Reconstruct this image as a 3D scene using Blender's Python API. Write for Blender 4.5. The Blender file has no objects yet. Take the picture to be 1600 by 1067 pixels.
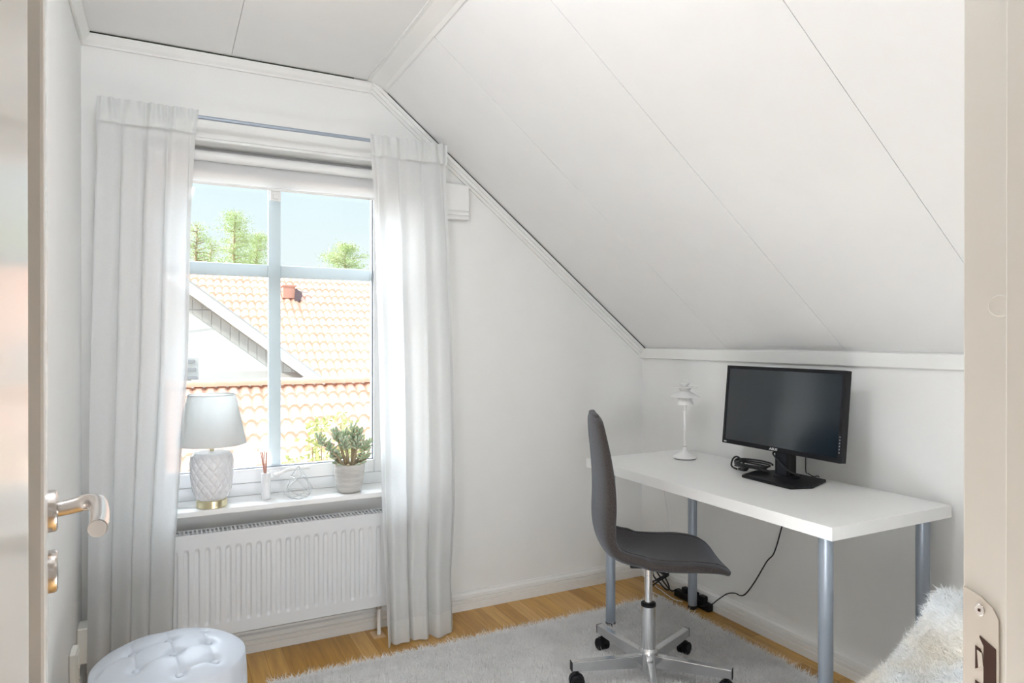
import bpy, bmesh, math, random
import numpy as np
from mathutils import Vector, Matrix, noise
random.seed(4)
rng = np.random.default_rng(7)
S = bpy.context.scene
C = S.collection
PI = math.pi

# ------------------------------------------------------------------ camera
cam_d = bpy.data.cameras.new('camera'); cam = bpy.data.objects.new('camera', cam_d); C.objects.link(cam)
cam_d.sensor_width = 36; cam_d.lens = 1056.16/1600*36; cam_d.clip_start = .02; cam_d.clip_end = 500
cam.location = (-2.3179, -2.9635, 1.2835)
cam.rotation_euler = (PI/2-.0026, 0, -.4733)
S.camera = cam

# ------------------------------------------------------------------ world, sun, exposure
S.view_settings.view_transform = 'Standard'; S.view_settings.look = 'None'
S.view_settings.gamma = 1; S.view_settings.exposure = 0.0
CEIL_FILL = 56.0      # added fill globe under the room ceiling, emission strength
FLOOR_FILL = 31.0   # unseen fill globe added on the floor by the door
HALL_FILL = 24.0       # fill dome added in the hall, out of view
w = bpy.data.worlds.new('sky'); S.world = w; w.use_nodes = True
nt = w.node_tree; nt.nodes.clear()
def nn(t, tree=None, **k):
    n = (tree or nt).nodes.new(t)
    for a, b in k.items(): setattr(n, a, b)
    return n
out = nn('ShaderNodeOutputWorld'); bg = nn('ShaderNodeBackground'); tc = nn('ShaderNodeTexCoord')
sp = nn('ShaderNodeSeparateXYZ'); cr = nn('ShaderNodeValToRGB')
nt.links.new(tc.outputs['Generated'], sp.inputs[0]); nt.links.new(sp.outputs['Z'], cr.inputs[0])
e = cr.color_ramp.elements
e[0].position = 0.0; e[0].color = (.50, .50, .48, 1)
e[1].position = .03; e[1].color = (.30, .31, .312, 1)
for pos, col in ((.20, (.255, .302, .318, 1)), (.40, (.38, .44, .50, 1)), (1, (.34, .42, .52, 1))):
    k = e.new(pos); k.color = col
e[0].color = (.28, .25, .21, 1)
bg.inputs['Strength'].default_value = 3.3
# bright sky patch added high ahead of the window, unseen, to light the room
HIGH_FILL = 34.0
vm = nn('ShaderNodeVectorMath', operation='DOT_PRODUCT'); vm.inputs[1].default_value = Vector((-.12, .76, .62)).normalized()
nrmn = nn('ShaderNodeVectorMath', operation='NORMALIZE'); nt.links.new(tc.outputs['Generated'], nrmn.inputs[0]); nt.links.new(nrmn.outputs[0], vm.inputs[0])
mr = nn('ShaderNodeMapRange', interpolation_type='SMOOTHSTEP'); mr.inputs['From Min'].default_value = .915; mr.inputs['From Max'].default_value = .985
mr.inputs['To Min'].default_value = 0; mr.inputs['To Max'].default_value = HIGH_FILL
nt.links.new(vm.outputs['Value'], mr.inputs['Value'])
bg2 = nn('ShaderNodeBackground'); bg2.inputs[0].default_value = (.86, .95, 1.08, 1); nt.links.new(mr.outputs[0], bg2.inputs[1])
LEFT_FILL = 22.0      # second bright sky patch added low on the left, outside the view
vm3 = nn('ShaderNodeVectorMath', operation='DOT_PRODUCT'); vm3.inputs[1].default_value = Vector((-.72, .66, .28)).normalized(); nt.links.new(nrmn.outputs[0], vm3.inputs[0])
mr3 = nn('ShaderNodeMapRange', interpolation_type='SMOOTHSTEP'); mr3.inputs['From Min'].default_value = .77; mr3.inputs['From Max'].default_value = .97
mr3.inputs['To Min'].default_value = 0; mr3.inputs['To Max'].default_value = LEFT_FILL
nt.links.new(vm3.outputs['Value'], mr3.inputs['Value'])
bg3 = nn('ShaderNodeBackground'); bg3.inputs[0].default_value = (.98, .99, 1.0, 1); nt.links.new(mr3.outputs[0], bg3.inputs[1])
ad3 = nn('ShaderNodeAddShader'); nt.links.new(bg2.outputs[0], ad3.inputs[0]); nt.links.new(bg3.outputs[0], ad3.inputs[1])
ad = nn('ShaderNodeAddShader'); nt.links.new(cr.outputs[0], bg.inputs[0]); nt.links.new(bg.outputs[0], ad.inputs[0]); nt.links.new(ad3.outputs[0], ad.inputs[1])
nt.links.new(ad.outputs[0], out.inputs[0])
sd = bpy.data.lights.new('sun', 'SUN'); sun = bpy.data.objects.new('sun', sd); C.objects.link(sun)
sd.energy = 2.6; sd.angle = .01; sd.color = (1, .95, .86)
sun.rotation_euler = Vector((.62, .42, -.66)).to_track_quat('-Z', 'Y').to_euler()

# ------------------------------------------------------------------ materials
def mat(name, col, rough=.6, metal=0, noise_amt=0, scale=8, bump=0, bscale=60, spec=.5, coat=0, stretch=None, col2=None):
    m = bpy.data.materials.new(name); m.use_nodes = True; t = m.node_tree; b = t.nodes['Principled BSDF']
    b.inputs['Base Color'].default_value = (*col, 1); b.inputs['Roughness'].default_value = rough
    b.inputs['Metallic'].default_value = metal; b.inputs['Specular IOR Level'].default_value = spec
    b.inputs['Coat Weight'].default_value = coat
    tcn = nn('ShaderNodeTexCoord', t); mp = nn('ShaderNodeMapping', t)
    t.links.new(tcn.outputs['Object'], mp.inputs[0])
    if stretch: mp.inputs['Scale'].default_value = stretch
    nz = nn('ShaderNodeTexNoise', t); nz.inputs['Scale'].default_value = scale; nz.inputs['Detail'].default_value = 4
    t.links.new(mp.outputs[0], nz.inputs[0])
    c2 = col2 or tuple(c*(1-noise_amt) for c in col)
    mx = nn('ShaderNodeMix', t, data_type='RGBA'); mx.inputs['A'].default_value = (*col, 1); mx.inputs['B'].default_value = (*c2, 1)
    rp = nn('ShaderNodeValToRGB', t); rp.color_ramp.elements[0].position = .42; rp.color_ramp.elements[1].position = .62
    t.links.new(nz.outputs['Fac'], rp.inputs[0]); t.links.new(rp.outputs[0], mx.inputs['Factor'])
    t.links.new(mx.outputs['Result'], b.inputs['Base Color'])
    if bump:
        n2 = nn('ShaderNodeTexNoise', t); n2.inputs['Scale'].default_value = bscale
        t.links.new(mp.outputs[0], n2.inputs[0])
        bp = nn('ShaderNodeBump', t); bp.inputs['Strength'].default_value = bump; bp.inputs['Distance'].default_value = .002
        t.links.new(n2.outputs['Fac'], bp.inputs['Height']); t.links.new(bp.outputs[0], b.inputs['Normal'])
    return m
M = {}
M['wall'] = mat('wall_paint', (.85, .85, .835), .8, noise_amt=.01, bump=.15, bscale=180)
M['ceil'] = mat('ceiling_paint', (.87, .87, .865), .7, noise_amt=.012, bump=.05)
M['trim'] = mat('trim_paint', (.84, .84, .82), .4, noise_amt=.01)
M['gapshade'] = mat('painted_gap_shade', (.03, .03, .02), .9)  # near-black colour that paints the shade above the cornices
M['jamb'] = mat('jamb_gloss_paint', (.66, .63, .575), .16, noise_amt=.01)
M['door'] = mat('door_gloss_paint', (.80, .77, .73), .22, noise_amt=.01, coat=.3)
M['pvc'] = mat('window_white', (.86, .87, .88), .35, noise_amt=.01)
M['white'] = mat('white_lacquer', (.86, .86, .85), .35, noise_amt=.01)
M['desk'] = mat('desk_white_foil', (.90, .90, .885), .35, noise_amt=.01)
M['rad'] = mat('radiator_enamel', (.68, .69, .70), .35, noise_amt=.01)
M['leg'] = mat('silver_grey_leg', (.36, .41, .48), .38, metal=.45, noise_amt=.03)
M['chrome'] = mat('chrome', (.72, .73, .75), .16, metal=1)
M['steel'] = mat('brushed_steel', (.62, .59, .57), .25, metal=1, noise_amt=.05)
M['black'] = mat('black_plastic', (.007, .007, .009), .42, noise_amt=.1, spec=.25)
M['blackr'] = mat('black_rubber', (.010, .010, .012), .5)
M['screen'] = mat('dark_screen', (.003, .009, .015), .18, spec=.85)
M['logo'] = mat('logo_silver', (.75, .75, .75), .4)
M['brass'] = mat('pale_brass', (.76, .68, .45), .3, metal=1, noise_amt=.06)
M['ceramic'] = mat('white_ceramic', (.86, .86, .88), .18, noise_amt=.01)
M['concrete'] = mat('pale_concrete_pot', (.60, .58, .55), .8, noise_amt=.18, scale=9, bump=.3, stretch=(1, 1, 7))
M['soil'] = mat('terracotta_grit', (.42, .20, .12), .9, noise_amt=.4, scale=60)
M['reed'] = mat('pink_reed', (.55, .30, .24), .7)
M['wire'] = mat('grey_white_wire', (.62, .64, .65), .4)
M['leather'] = mat('white_leatherette', (.52, .555, .61), .42, noise_amt=.01, bump=.1, bscale=250)
M['pvcdark'] = mat('gasket', (.25, .28, .33), .6)
M['strike'] = mat('strike_plate_metal', (.60, .55, .49), .4, metal=.3)
M['hole'] = mat('strike_hole', (.05, .02, .012), .9)
M['socket'] = mat('socket_plastic', (.84, .82, .76), .45)
M['fur'] = mat('white_fur', (.86, .88, .89), .8, col2=(.84, .79, .71), scale=5)
M['rug'] = mat('ivory_pile', (.93, .92, .91), .9, noise_amt=.06, scale=12)
M['valve'] = mat('valve_metal', (.55, .52, .48), .3, metal=1)
M['plaster'] = mat('house_render', (.85, .85, .83), .8, noise_amt=.01)
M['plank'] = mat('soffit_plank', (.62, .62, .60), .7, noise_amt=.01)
M['tile'] = mat('clay_roof_tile', (.78, .47, .34), .75, col2=(.82, .54, .42), scale=3)
M['tileridge'] = mat('ridge_tile', (.80, .50, .36), .75, noise_amt=.08, scale=3)
M['bark'] = mat('pine_bark', (.42, .30, .22), .9, noise_amt=.3)
M['pine'] = mat('pine_needles', (.40, .47, .22), .8, col2=(.52, .55, .32), scale=.8)
M['leafy'] = mat('spring_leaves', (.42, .46, .18), .7, col2=(.52, .53, .28), scale=3)
M['twig'] = mat('twig', (.35, .26, .17), .9)
M['grass'] = mat('lawn', (.18, .26, .09), .95, noise_amt=.4, scale=.5)
M['succ'] = mat('jade_leaf', (.42, .52, .33), .45, col2=(.52, .60, .45), scale=25)
M['succtip'] = mat('jade_leaf_red_tip', (.55, .25, .16), .5)
M['stem'] = mat('jade_stem', (.38, .31, .20), .8, noise_amt=.3)
M['flash'] = mat('grey_flashing', (.50, .50, .50), .6)
M['bar'] = mat('outer_bar_paint', (.50, .55, .58), .5)
M['hood'] = mat('dark_hood', (.13, .10, .12), .7)
M['ventred'] = mat('vent_red', (.60, .34, .27), .6)
M['plate'] = mat('pale_wood_plate', (.62, .42, .24), .5)
M['gcol'] = mat('glossy_column', (.012, .014, .020), .35, spec=.3)
M['chimney'] = mat('grey_cap', (.35, .35, .36), .7)

def fabric_mat():
    m = mat('grey_melange_fabric', (.028, .022, .020), .9, col2=(.048, .040, .037), scale=260, bump=.6, bscale=420)
    b = m.node_tree.nodes['Principled BSDF']; b.inputs['Sheen Weight'].default_value = .22
    b.inputs['Sheen Roughness'].default_value = .45; b.inputs['Sheen Tint'].default_value = (.75, .85, 1, 1)
    return m
M['fabric'] = fabric_mat()

def sheer(name, col, transp, transl, weave=900):
    m = bpy.data.materials.new(name); m.use_nodes = True; t = m.node_tree; t.nodes.clear()
    o = nn('ShaderNodeOutputMaterial', t)
    d = nn('ShaderNodeBsdfDiffuse', t); d.inputs[0].default_value = (*col, 1)
    tl = nn('ShaderNodeBsdfTranslucent', t); tl.inputs[0].default_value = (*col, 1)
    tr = nn('ShaderNodeBsdfTransparent', t)
    m1 = nn('ShaderNodeMixShader', t); m1.inputs[0].default_value = transl
    m2 = nn('ShaderNodeMixShader', t)
    tcn = nn('ShaderNodeTexCoord', t); nz = nn('ShaderNodeTexNoise', t); nz.inputs['Scale'].default_value = 160
    mr = nn('ShaderNodeMapRange', t); mr.inputs['From Min'].default_value = .3; mr.inputs['From Max'].default_value = .7
    mr.inputs['To Min'].default_value = transp*.92; mr.inputs['To Max'].default_value = transp*1.08
    t.links.new(tcn.outputs['Object'], nz.inputs[0]); t.links.new(nz.outputs['Fac'], mr.inputs['Value'])
    t.links.new(mr.outputs[0], m2.inputs[0])
    t.links.new(d.outputs[0], m1.inputs[1]); t.links.new(tl.outputs[0], m1.inputs[2])
    t.links.new(m1.outputs[0], m2.inputs[1]); t.links.new(tr.outputs[0], m2.inputs[2]); t.links.new(m2.outputs[0], o.inputs[0])
    return m
M['curtain'] = sheer('sheer_white_linen', (.82, .83, .83), .14, .42)
M['hem'] = sheer('sheer_white_linen_double', (.80, .81, .80), .06, .35)
M['shade'] = sheer('lampshade_cotton', (.70, .72, .71), .02, .30)
M['blind'] = sheer('roller_blind_fabric', (.80, .80, .80), .10, .30)

def glass_mat():
    m = bpy.data.materials.new('window_glass'); m.use_nodes = True; t = m.node_tree; t.nodes.clear()
    o = nn('ShaderNodeOutputMaterial', t); tr = nn('ShaderNodeBsdfTransparent', t); g = nn('ShaderNodeBsdfGlossy', t)
    tr.inputs[0].default_value = (.97, .985, .98, 1)
    g.inputs['Roughness'].default_value = .02; f = nn('ShaderNodeFresnel', t); f.inputs[0].default_value = 1.35
    mx = nn('ShaderNodeMixShader', t); t.links.new(f.outputs[0], mx.inputs[0])
    t.links.new(tr.outputs[0], mx.inputs[1]); t.links.new(g.outputs[0], mx.inputs[2]); t.links.new(mx.outputs[0], o.inputs[0])
    return m
M['glass'] = glass_mat()
def emis(name, col, s):
    m = bpy.data.materials.new(name); m.use_nodes = True; t = m.node_tree; t.nodes.clear()
    o = nn('ShaderNodeOutputMaterial', t); em = nn('ShaderNodeEmission', t)
    em.inputs[0].default_value = (*col, 1); em.inputs[1].default_value = s; t.links.new(em.outputs[0], o.inputs[0]); return m
M['fillceil'] = emis('ceiling_fill_glow', (.95, .99, 1.04), CEIL_FILL)
M['fillfloor'] = emis('floor_fill_glow', (.95, .99, 1.04), FLOOR_FILL)
M['fillhall'] = emis('hall_fill_glow', (1, .90, .79), HALL_FILL)

def parquet():
    m = bpy.data.materials.new('oak_parquet'); m.use_nodes = True; t = m.node_tree; b = t.nodes['Principled BSDF']
    tcn = nn('ShaderNodeTexCoord', t); mp = nn('ShaderNodeMapping', t); mp.inputs['Rotation'].default_value = (0, 0, PI/2)
    t.links.new(tcn.outputs['Object'], mp.inputs[0])
    br = nn('ShaderNodeTexBrick', t); br.offset = .37; br.offset_frequency = 2
    br.inputs['Scale'].default_value = 1; br.inputs['Brick Width'].default_value = .42; br.inputs['Row Height'].default_value = .07
    br.inputs['Mortar Size'].default_value = .0006; br.inputs['Color1'].default_value = (.35, .35, .35, 1); br.inputs['Color2'].default_value = (.95, .95, .95, 1)
    br.inputs['Mortar'].default_value = (0, 0, 0, 1); br.inputs['Mortar Smooth'].default_value = .3
    t.links.new(mp.outputs[0], br.inputs[0])
    cr = nn('ShaderNodeValToRGB', t); cr.color_ramp.elements[0].color = (.15, .065, .016, 1); cr.color_ramp.elements[1].color = (.60, .36, .13, 1)
    k = cr.color_ramp.elements.new(.35); k.color = (.40, .205, .040, 1)
    k = cr.color_ramp.elements.new(.75); k.color = (.53, .295, .070, 1)
    nz = nn('ShaderNodeTexNoise', t); mp2 = nn('ShaderNodeMapping', t); mp2.inputs['Scale'].default_value = (60, 4, 4)
    t.links.new(tcn.outputs['Object'], mp2.inputs[0]); t.links.new(mp2.outputs[0], nz.inputs[0]); nz.inputs['Scale'].default_value = 1; nz.inputs['Detail'].default_value = 5
    mix = nn('ShaderNodeMix', t, data_type='RGBA', blend_type='OVERLAY'); mix.inputs['Factor'].default_value = .45
    t.links.new(br.outputs['Color'], cr.inputs[0]); t.links.new(cr.outputs[0], mix.inputs['A']); t.links.new(nz.outputs['Fac'], mix.inputs['B'])
    t.links.new(mix.outputs['Result'], b.inputs['Base Color']); b.inputs['Roughness'].default_value = .38
    return m
M['floor'] = parquet()

# ------------------------------------------------------------------ mesh helpers
class MB:
    def __init__(s): s.v = []; s.f = []; s.mi = []
    def add(s, v, f, mi=0):
        o = len(s.v); s.v += [tuple(x) for x in v]; s.f += [tuple(i+o for i in q) for q in f]; s.mi += [mi]*len(f); return s
    def box(s, x0, x1, y0, y1, z0, z1, mi=0):
        v = [(x, y, z) for z in (z0, z1) for y in (y0, y1) for x in (x0, x1)]
        return s.add(v, [(0, 2, 3, 1), (4, 5, 7, 6), (0, 1, 5, 4), (2, 6, 7, 3), (0, 4, 6, 2), (1, 3, 7, 5)], mi)
    def prism(s, pts, a, b, axis='y', mi=0):      # polygon extruded from a to b along an axis
        n = len(pts)
        def P(p, t):
            return {'y': (p[0], t, p[1]), 'x': (t, p[0], p[1]), 'z': (p[0], p[1], t)}[axis]
        v = [P(p, a) for p in pts]+[P(p, b) for p in pts]
        f = [tuple(range(n))[::-1], tuple(range(n, 2*n))]+[(i, (i+1) % n, n+(i+1) % n, n+i) for i in range(n)]
        return s.add(v, f, mi)
    def lathe(s, prof, n=32, c=(0, 0, 0), mi=0, cap=True):
        v = []; f = []
        for r, z in prof:
            for i in range(n):
                a = 2*PI*i/n; v.append((c[0]+r*math.cos(a), c[1]+r*math.sin(a), c[2]+z))
        for j in range(len(prof)-1):
            for i in range(n):
                k = (i+1) % n; f.append((j*n+i, j*n+k, (j+1)*n+k, (j+1)*n+i))
        if cap:
            if prof[0][0] > 1e-5: f.append(tuple(range(n))[::-1])
            if prof[-1][0] > 1e-5: f.append(tuple((len(prof)-1)*n+i for i in range(n)))
        return s.add(v, f, mi)
    def tube(s, path, r, n=10, mi=0, cap=True):
        path = [Vector(p) for p in path]; N = len(path)
        rs = r if isinstance(r, (list, tuple)) else [r]*N
        v = []; f = []; up = None
        for i, p in enumerate(path):
            d = (path[min(i+1, N-1)]-path[max(i-1, 0)])
            if d.length < 1e-9: d = Vector((0, 0, 1))
            d.normalize()
            if up is None:
                up = d.orthogonal().normalized()
            up = (up-d*up.dot(d))
            up = up.normalized() if up.length > 1e-6 else d.orthogonal().normalized()
            sd_ = d.cross(up)
            for k in range(n):
                a = 2*PI*k/n; v.append(p+(up*math.cos(a)+sd_*math.sin(a))*rs[i])
        for j in range(N-1):
            for i in range(n):
                k = (i+1) % n; f.append((j*n+i, j*n+k, (j+1)*n+k, (j+1)*n+i))
        if cap: f += [tuple(range(n))[::-1], tuple((N-1)*n+i for i in range(n))]
        return s.add(v, f, mi)
    def build(s, name, m, parent=None, smooth=None, bevel=0, seg=2, subd=0):
        me = bpy.data.meshes.new(name); me.from_pydata(s.v, [], s.f)
        ms = m if isinstance(m, (list, tuple)) else [m]
        for x in ms: me.materials.append(M[x])
        if len(ms) > 1: me.polygons.foreach_set('material_index', s.mi)
        bm = bmesh.new(); bm.from_mesh(me); bmesh.ops.recalc_face_normals(bm, faces=bm.faces); bm.to_mesh(me); bm.free()
        if smooth is not None:
            me.polygons.foreach_set('use_smooth', [True]*len(me.polygons))
            if smooth > 0: me.set_sharp_from_angle(angle=math.radians(smooth))
        me.update()
        o = bpy.data.objects.new(name, me); C.objects.link(o)
        if parent: o.parent = parent
        if bevel:
            b = o.modifiers.new('bevel', 'BEVEL'); b.width = bevel; b.segments = seg; b.limit_method = 'ANGLE'; b.angle_limit = math.radians(40)
        if subd:
            q = o.modifiers.new('subd', 'SUBSURF'); q.levels = subd; q.render_levels = subd
        return o
def smoothpath(pts, k=6):
    pts = [Vector(p) for p in pts]; P = [pts[0]]+pts+[pts[-1]]; r = []
    for i in range(1, len(P)-2):
        a, b, c, d = P[i-1:i+3]
        for j in range(k):
            t = j/k
            r.append(.5*((2*b)+(c-a)*t+(2*a-5*b+4*c-d)*t*t+(3*b-a-3*c+d)*t**3))
    return r+[pts[-1]]
def tag(o, label=None, cat=None, group=None, kind=None):
    if label: o['label'] = label
    if cat: o['category'] = cat
    if group: o['group'] = group
    if kind: o['kind'] = kind
    return o
def thing(name, loc, label=None, cat=None, group=None, rz=0, kind=None):
    o = bpy.data.objects.new(name, None); C.objects.link(o); o.location = loc; o.rotation_euler = (0, 0, rz); o.empty_display_size = .1
    return tag(o, label, cat, group, kind)
def plabel(o, label): o['label'] = label; return o
def struct(o): o['kind'] = 'structure'; return o
def cards(pos, size, name, m, parent=None, up=None, aspect=.5, seed=1):
    """many small diamond leaves as one mesh"""
    r = np.random.default_rng(seed); n = len(pos); pos = np.asarray(pos, float)
    d = r.normal(size=(n, 3)); d /= np.linalg.norm(d, axis=1)[:, None]
    if up is not None: d = d*(1-up)+np.array([0, 0, 1.])*up; d /= np.linalg.norm(d, axis=1)[:, None]
    e_ = np.cross(d, r.normal(size=(n, 3))); e_ /= np.linalg.norm(e_, axis=1)[:, None]
    s_ = (size*r.uniform(.6, 1.3, n))[:, None]
    v = np.stack([pos-d*s_*.5, pos+e_*s_*.5*aspect, pos+d*s_*.5, pos-e_*s_*.5*aspect], 1).reshape(-1, 3)
    me = bpy.data.meshes.new(name); f = np.arange(4*n).reshape(-1, 4)
    me.from_pydata(v.tolist(), [], f.tolist()); me.materials.append(M[m]); me.update()
    o = bpy.data.objects.new(name, me); C.objects.link(o)
    if parent: o.parent = parent
    return o

# ------------------------------------------------------------------ room shell
XL = -2.597; ZC = 2.425; XS = -1.487; ZK = 1.24; YD = -2.568     # left wall, ceiling height, slope start, knee wall height, door wall
def zs(x): return ZC+(ZK-ZC)*(x-XS)/(0-XS)
struct(MB().box(XL-.1, .12, YD-2.1, .30, -.12, 0).build('floor', 'floor'))
# window wall with its opening
OX0, OX1, OZ0, OZ1 = -2.43, -1.36, .60, 2.09
b = MB()
b.prism([(XL-.1, -.1), (OX0, -.1), (OX0, ZC+.1), (XL-.1, ZC+.1)], 0, .30)
b.prism([(OX0, -.1), (OX1, -.1), (OX1, OZ0), (OX0, OZ0)], 0, .30)
b.prism([(OX0, OZ1), (OX1, OZ1), (OX1, zs(OX1)+.06), (XS, ZC+.06), (OX0, ZC+.06)], 0, .30)
b.prism([(OX1, -.1), (.12, -.1), (.12, zs(.12)+.06), (OX1, zs(OX1)+.06)], 0, .30)
struct(b.build('wall_window', 'wall'))
struct(MB().box(0, .12, YD-2.1, 0, -.1, ZK+.06).build('wall_right', 'wall'))
struct(MB().box(XL-.1, XL, YD-.01, 0, -.1, ZC+.06).build('wall_left', 'wall'))
# flat ceiling boards with a fine joint
b = MB(); b.box(XL-.1, XS, YD-2.1, .1, ZC+.008, ZC+.10)
for x0, x1 in ((XL, -2.0825), (-2.081, XS)): b.box(x0, x1, YD-2.1, 0, ZC, ZC+.009)
struct(b.build('ceiling', 'ceil'))
# sloping ceiling: boards 0.6 m wide with 3 mm joints on a backing
nrm = Vector((ZC-ZK, 0, -XS)).normalized()
A = Vector((XS, 0, ZC)); B_ = Vector((0, 0, ZK))
b = MB()
def slab(y0, y1, t0, t1):
    v = []
    ext = (B_-A)*.06
    for t in (t0, t1):
        for y in (y0, y1):
            for P in (A, B_+ext): v.append((P.x+nrm.x*t, y, P.z+nrm.z*t))
    b.add(v, [(0, 2, 3, 1), (4, 5, 7, 6), (0, 1, 5, 4), (2, 6, 7, 3), (0, 4, 6, 2), (1, 3, 7, 5)])
slab(YD-2.1, .1, .0035, .1)
ys = [0, -.633, -1.243, -1.853, -2.463, -4.6]
for i in range(5): slab(ys[i+1]+.001, ys[i]-.001, 0, .004)
struct(b.build('ceiling_slope', 'ceil'))
# trims: strip at the ceiling break, cornices, knee wall board
struct(MB().prism([(-1.530, ZC), (-1.530, ZC-.005), (XS-.002, ZC-.007), (-1.447, zs(-1.447)-.006), (-1.444, zs(-1.444))], YD, -.001).build('trim_1', 'trim'))
b = MB(); b.prism([(-.001, ZC-.007), (-.030, ZC-.007), (-.030, ZC-.016), (-.020, ZC-.030), (-.010, ZC-.040), (-.010, ZC-.048), (-.001, ZC-.048)], XL, XS-.02, 'x')
struct(b.build('trim_2', 'trim'))
struct(MB().box(XL+.03, XS-.10, -.027, -.001, ZC-.007, ZC-.001).build('gap_shade_1', 'gapshade'))  # dark strip standing in for shade between cornice and ceiling
# cornice following the slope on the window wall
b = MB()
def slopebar(d0, d1, y0, y1, s0, s1, bb):
    v = []
    for d in (d0, d1):
        for y in (y0, y1):
            for s_ in (s0, s1):
                P = A+(B_-A)*s_; v.append((P.x-nrm.x*d, y, P.z-nrm.z*d))
    bb.add(v, [(0, 2, 3, 1), (4, 5, 7, 6), (0, 1, 5, 4), (2, 6, 7, 3), (0, 4, 6, 2), (1, 3, 7, 5)])
slopebar(.007, .022, -.030, -.001, -.01, 1, b); slopebar(.022, .036, -.020, -.001, -.01, 1, b); slopebar(.036, .048, -.010, -.001, -.01, 1, b)
struct(b.build('trim_4', 'trim'))
b = MB(); slopebar(.001, .007, -.027, -.001, .035, 1, b); struct(b.build('gap_shade_2', 'gapshade'))  # same painted shade along the top of the sloping cornice
b = MB(); b.prism([(XL+.001, ZC-.001), (XL+.030, ZC-.001), (XL+.030, ZC-.016), (XL+.020, ZC-.030), (XL+.010, ZC-.040), (XL+.010, ZC-.048), (XL+.001, ZC-.048)], YD, -.031)
struct(b.build('trim_6', 'trim'))
struct(MB().box(-.016, -.001, YD, -.001, 1.184, 1.236).build('trim_7', 'trim', bevel=.003))
# baseboards with grooves
def bprof(s): return [(0, 0), (s*.016, 0), (s*.016, .030), (s*.012, .033), (s*.016, .036), (s*.016, .050), (s*.011, .053), (s*.016, .057), (s*.014, .072), (s*.008, .080), (s*.006, .088), (0, .088)]
struct(MB().prism([(y-.0005, z) for y, z in bprof(-1)], XL, -.0, 'x').build('baseboard_window', 'trim'))
struct(MB().prism([(x-.0005, z) for x, z in bprof(-1)], YD, -.0165, 'y').build('baseboard_right', 'trim'))
struct(MB().prism([(XL+x+.0005, z) for x, z in bprof(1)], YD, -.0165, 'y').build('baseboard_left', 'trim'))

# door wall with opening, hall behind
JL, JR = -2.375, -1.609
b = MB()
b.box(XL-.1, JL-.035, YD-.12, YD, 0, ZC)
b.box(JL-.035, JR+.035, YD-.12, YD, 2.12, ZC)
b.prism([(JR+.035, 0), (0, 0), (0, ZK), (XS, ZC), (JR+.035, ZC)], YD-.12, YD)
struct(b.build('wall_door', 'wall'))
b = MB()
b.prism([(JL-.035, YD-.12), (JL-.035, YD+.001), (JL, YD+.001-.012), (JL, YD-.12)], 0, 2.12, 'z')
b.prism([(JR, YD), (JR+.035, YD), (JR+.035, YD-.12), (JR-.013, YD-.12), (JR-.013, YD-.0445), (JR, YD-.0445)], 0, 2.12, 'z')
b.box(JL, JR, YD-.12, YD, 2.085, 2.12)
df = struct(b.build('door_1', 'jamb', bevel=.0015))
b = MB()
b.box(-4.3, -4.2, -4.8, YD-.12, 0, ZC); b.box(-4.3, .1, -4.9, -4.8, 0, ZC); b.box(-4.3, XL-.1, YD-.12, YD-.02, 0, ZC)
struct(b.build('wall_hall', 'wall'))
struct(MB().box(-4.3, XL-.1, -4.9, YD, ZC, ZC+.1).build('ceiling_hall', 'ceil'))
struct(MB().box(-4.3, XL-.1, -4.9, YD, -.12, 0).build('floor_hall', 'floor'))
struct(MB().box(-1.0, -.9, -4.8, YD-.12, 0, 1.93).build('wall_hall_right', 'wall'))

# strike plate, screw, filler cap on the right jamb
sp_ = thing('strike_plate', (JR-.0008, YD-.0199, .950), 'metal strike plate with dark latch cutouts on the right door jamb', 'strike plate')
sp_.scale = (1, .8, 1)
b = MB(); pts = []
for a in range(0, 7): pts.append((-.0215+.012-.012*math.cos(a*PI/12), .085-.0+.012*math.sin(a*PI/12)-.012))
# plate outline in (y,z): rounded on the hall side
out_ = [(.023, .088), (.002, .083), (-.010, .076), (-.017, .066), (-.0175, .030), (-.0175, -.030), (-.0175, -.060), (-.010, -.076), (.002, -.083), (.023, -.088)]
b.prism(out_, -.0012, .0008, 'x'); b.build('plate', 'strike', sp_)
b = MB(); b.lathe([(.0001, .0014), (.0052, .0014), (.0058, .0008), (.0058, 0)], 20); o = b.build('screw', 'steel', sp_, smooth=30); o.rotation_euler = (0, -PI/2, 0); o.location = (-.0012, .0035, .070)
MB().box(-.0032, -.0024, .0022, .0048, .0687, .0713).build('screw_recess', 'hole', sp_)
b = MB(); b.prism([(.0035, .045), (-.0145, .037), (-.0148, -.043), (.0035, -.036), (.0035, -.030), (.0035, -.0285), (-.001, -.0285), (-.001, .036), (.0035, .043)], -.0019, -.0011, 'x')
for z in (.034, -.000):
    b.prism([(.0085, z), (.0025, z-.002), (.0025, z-.0035), (.0015, z-.0035), (.0015, z-.019), (.0085, z-.023), (.0085, z)], -.0019, -.0011, 'x')
plabel(b.build('latch_cutout', 'hole', sp_), 'dark brown latch cutouts')
b = MB()
for z in (.0305, -.0035): b.prism([(.0060, z), (.0005, z-.002), (-.001, z-.014), (.0045, z-.017)], -.0026, -.0014, 'x')
b.build('adjusting_tab', 'strike', sp_)
b = MB(); b.lathe([(.0001, .0007), (.0085, .0006), (.0095, .0009), (.0105, .0004), (.0108, 0)], 32)
o = b.build('filler_cap', 'jamb', None, smooth=40); o.rotation_euler = (0, -PI/2, 0); o.location = (JR, YD-.0335, 1.316)
tag(o, 'small round beige screw cap high on the right door jamb', 'screw cap')

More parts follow.
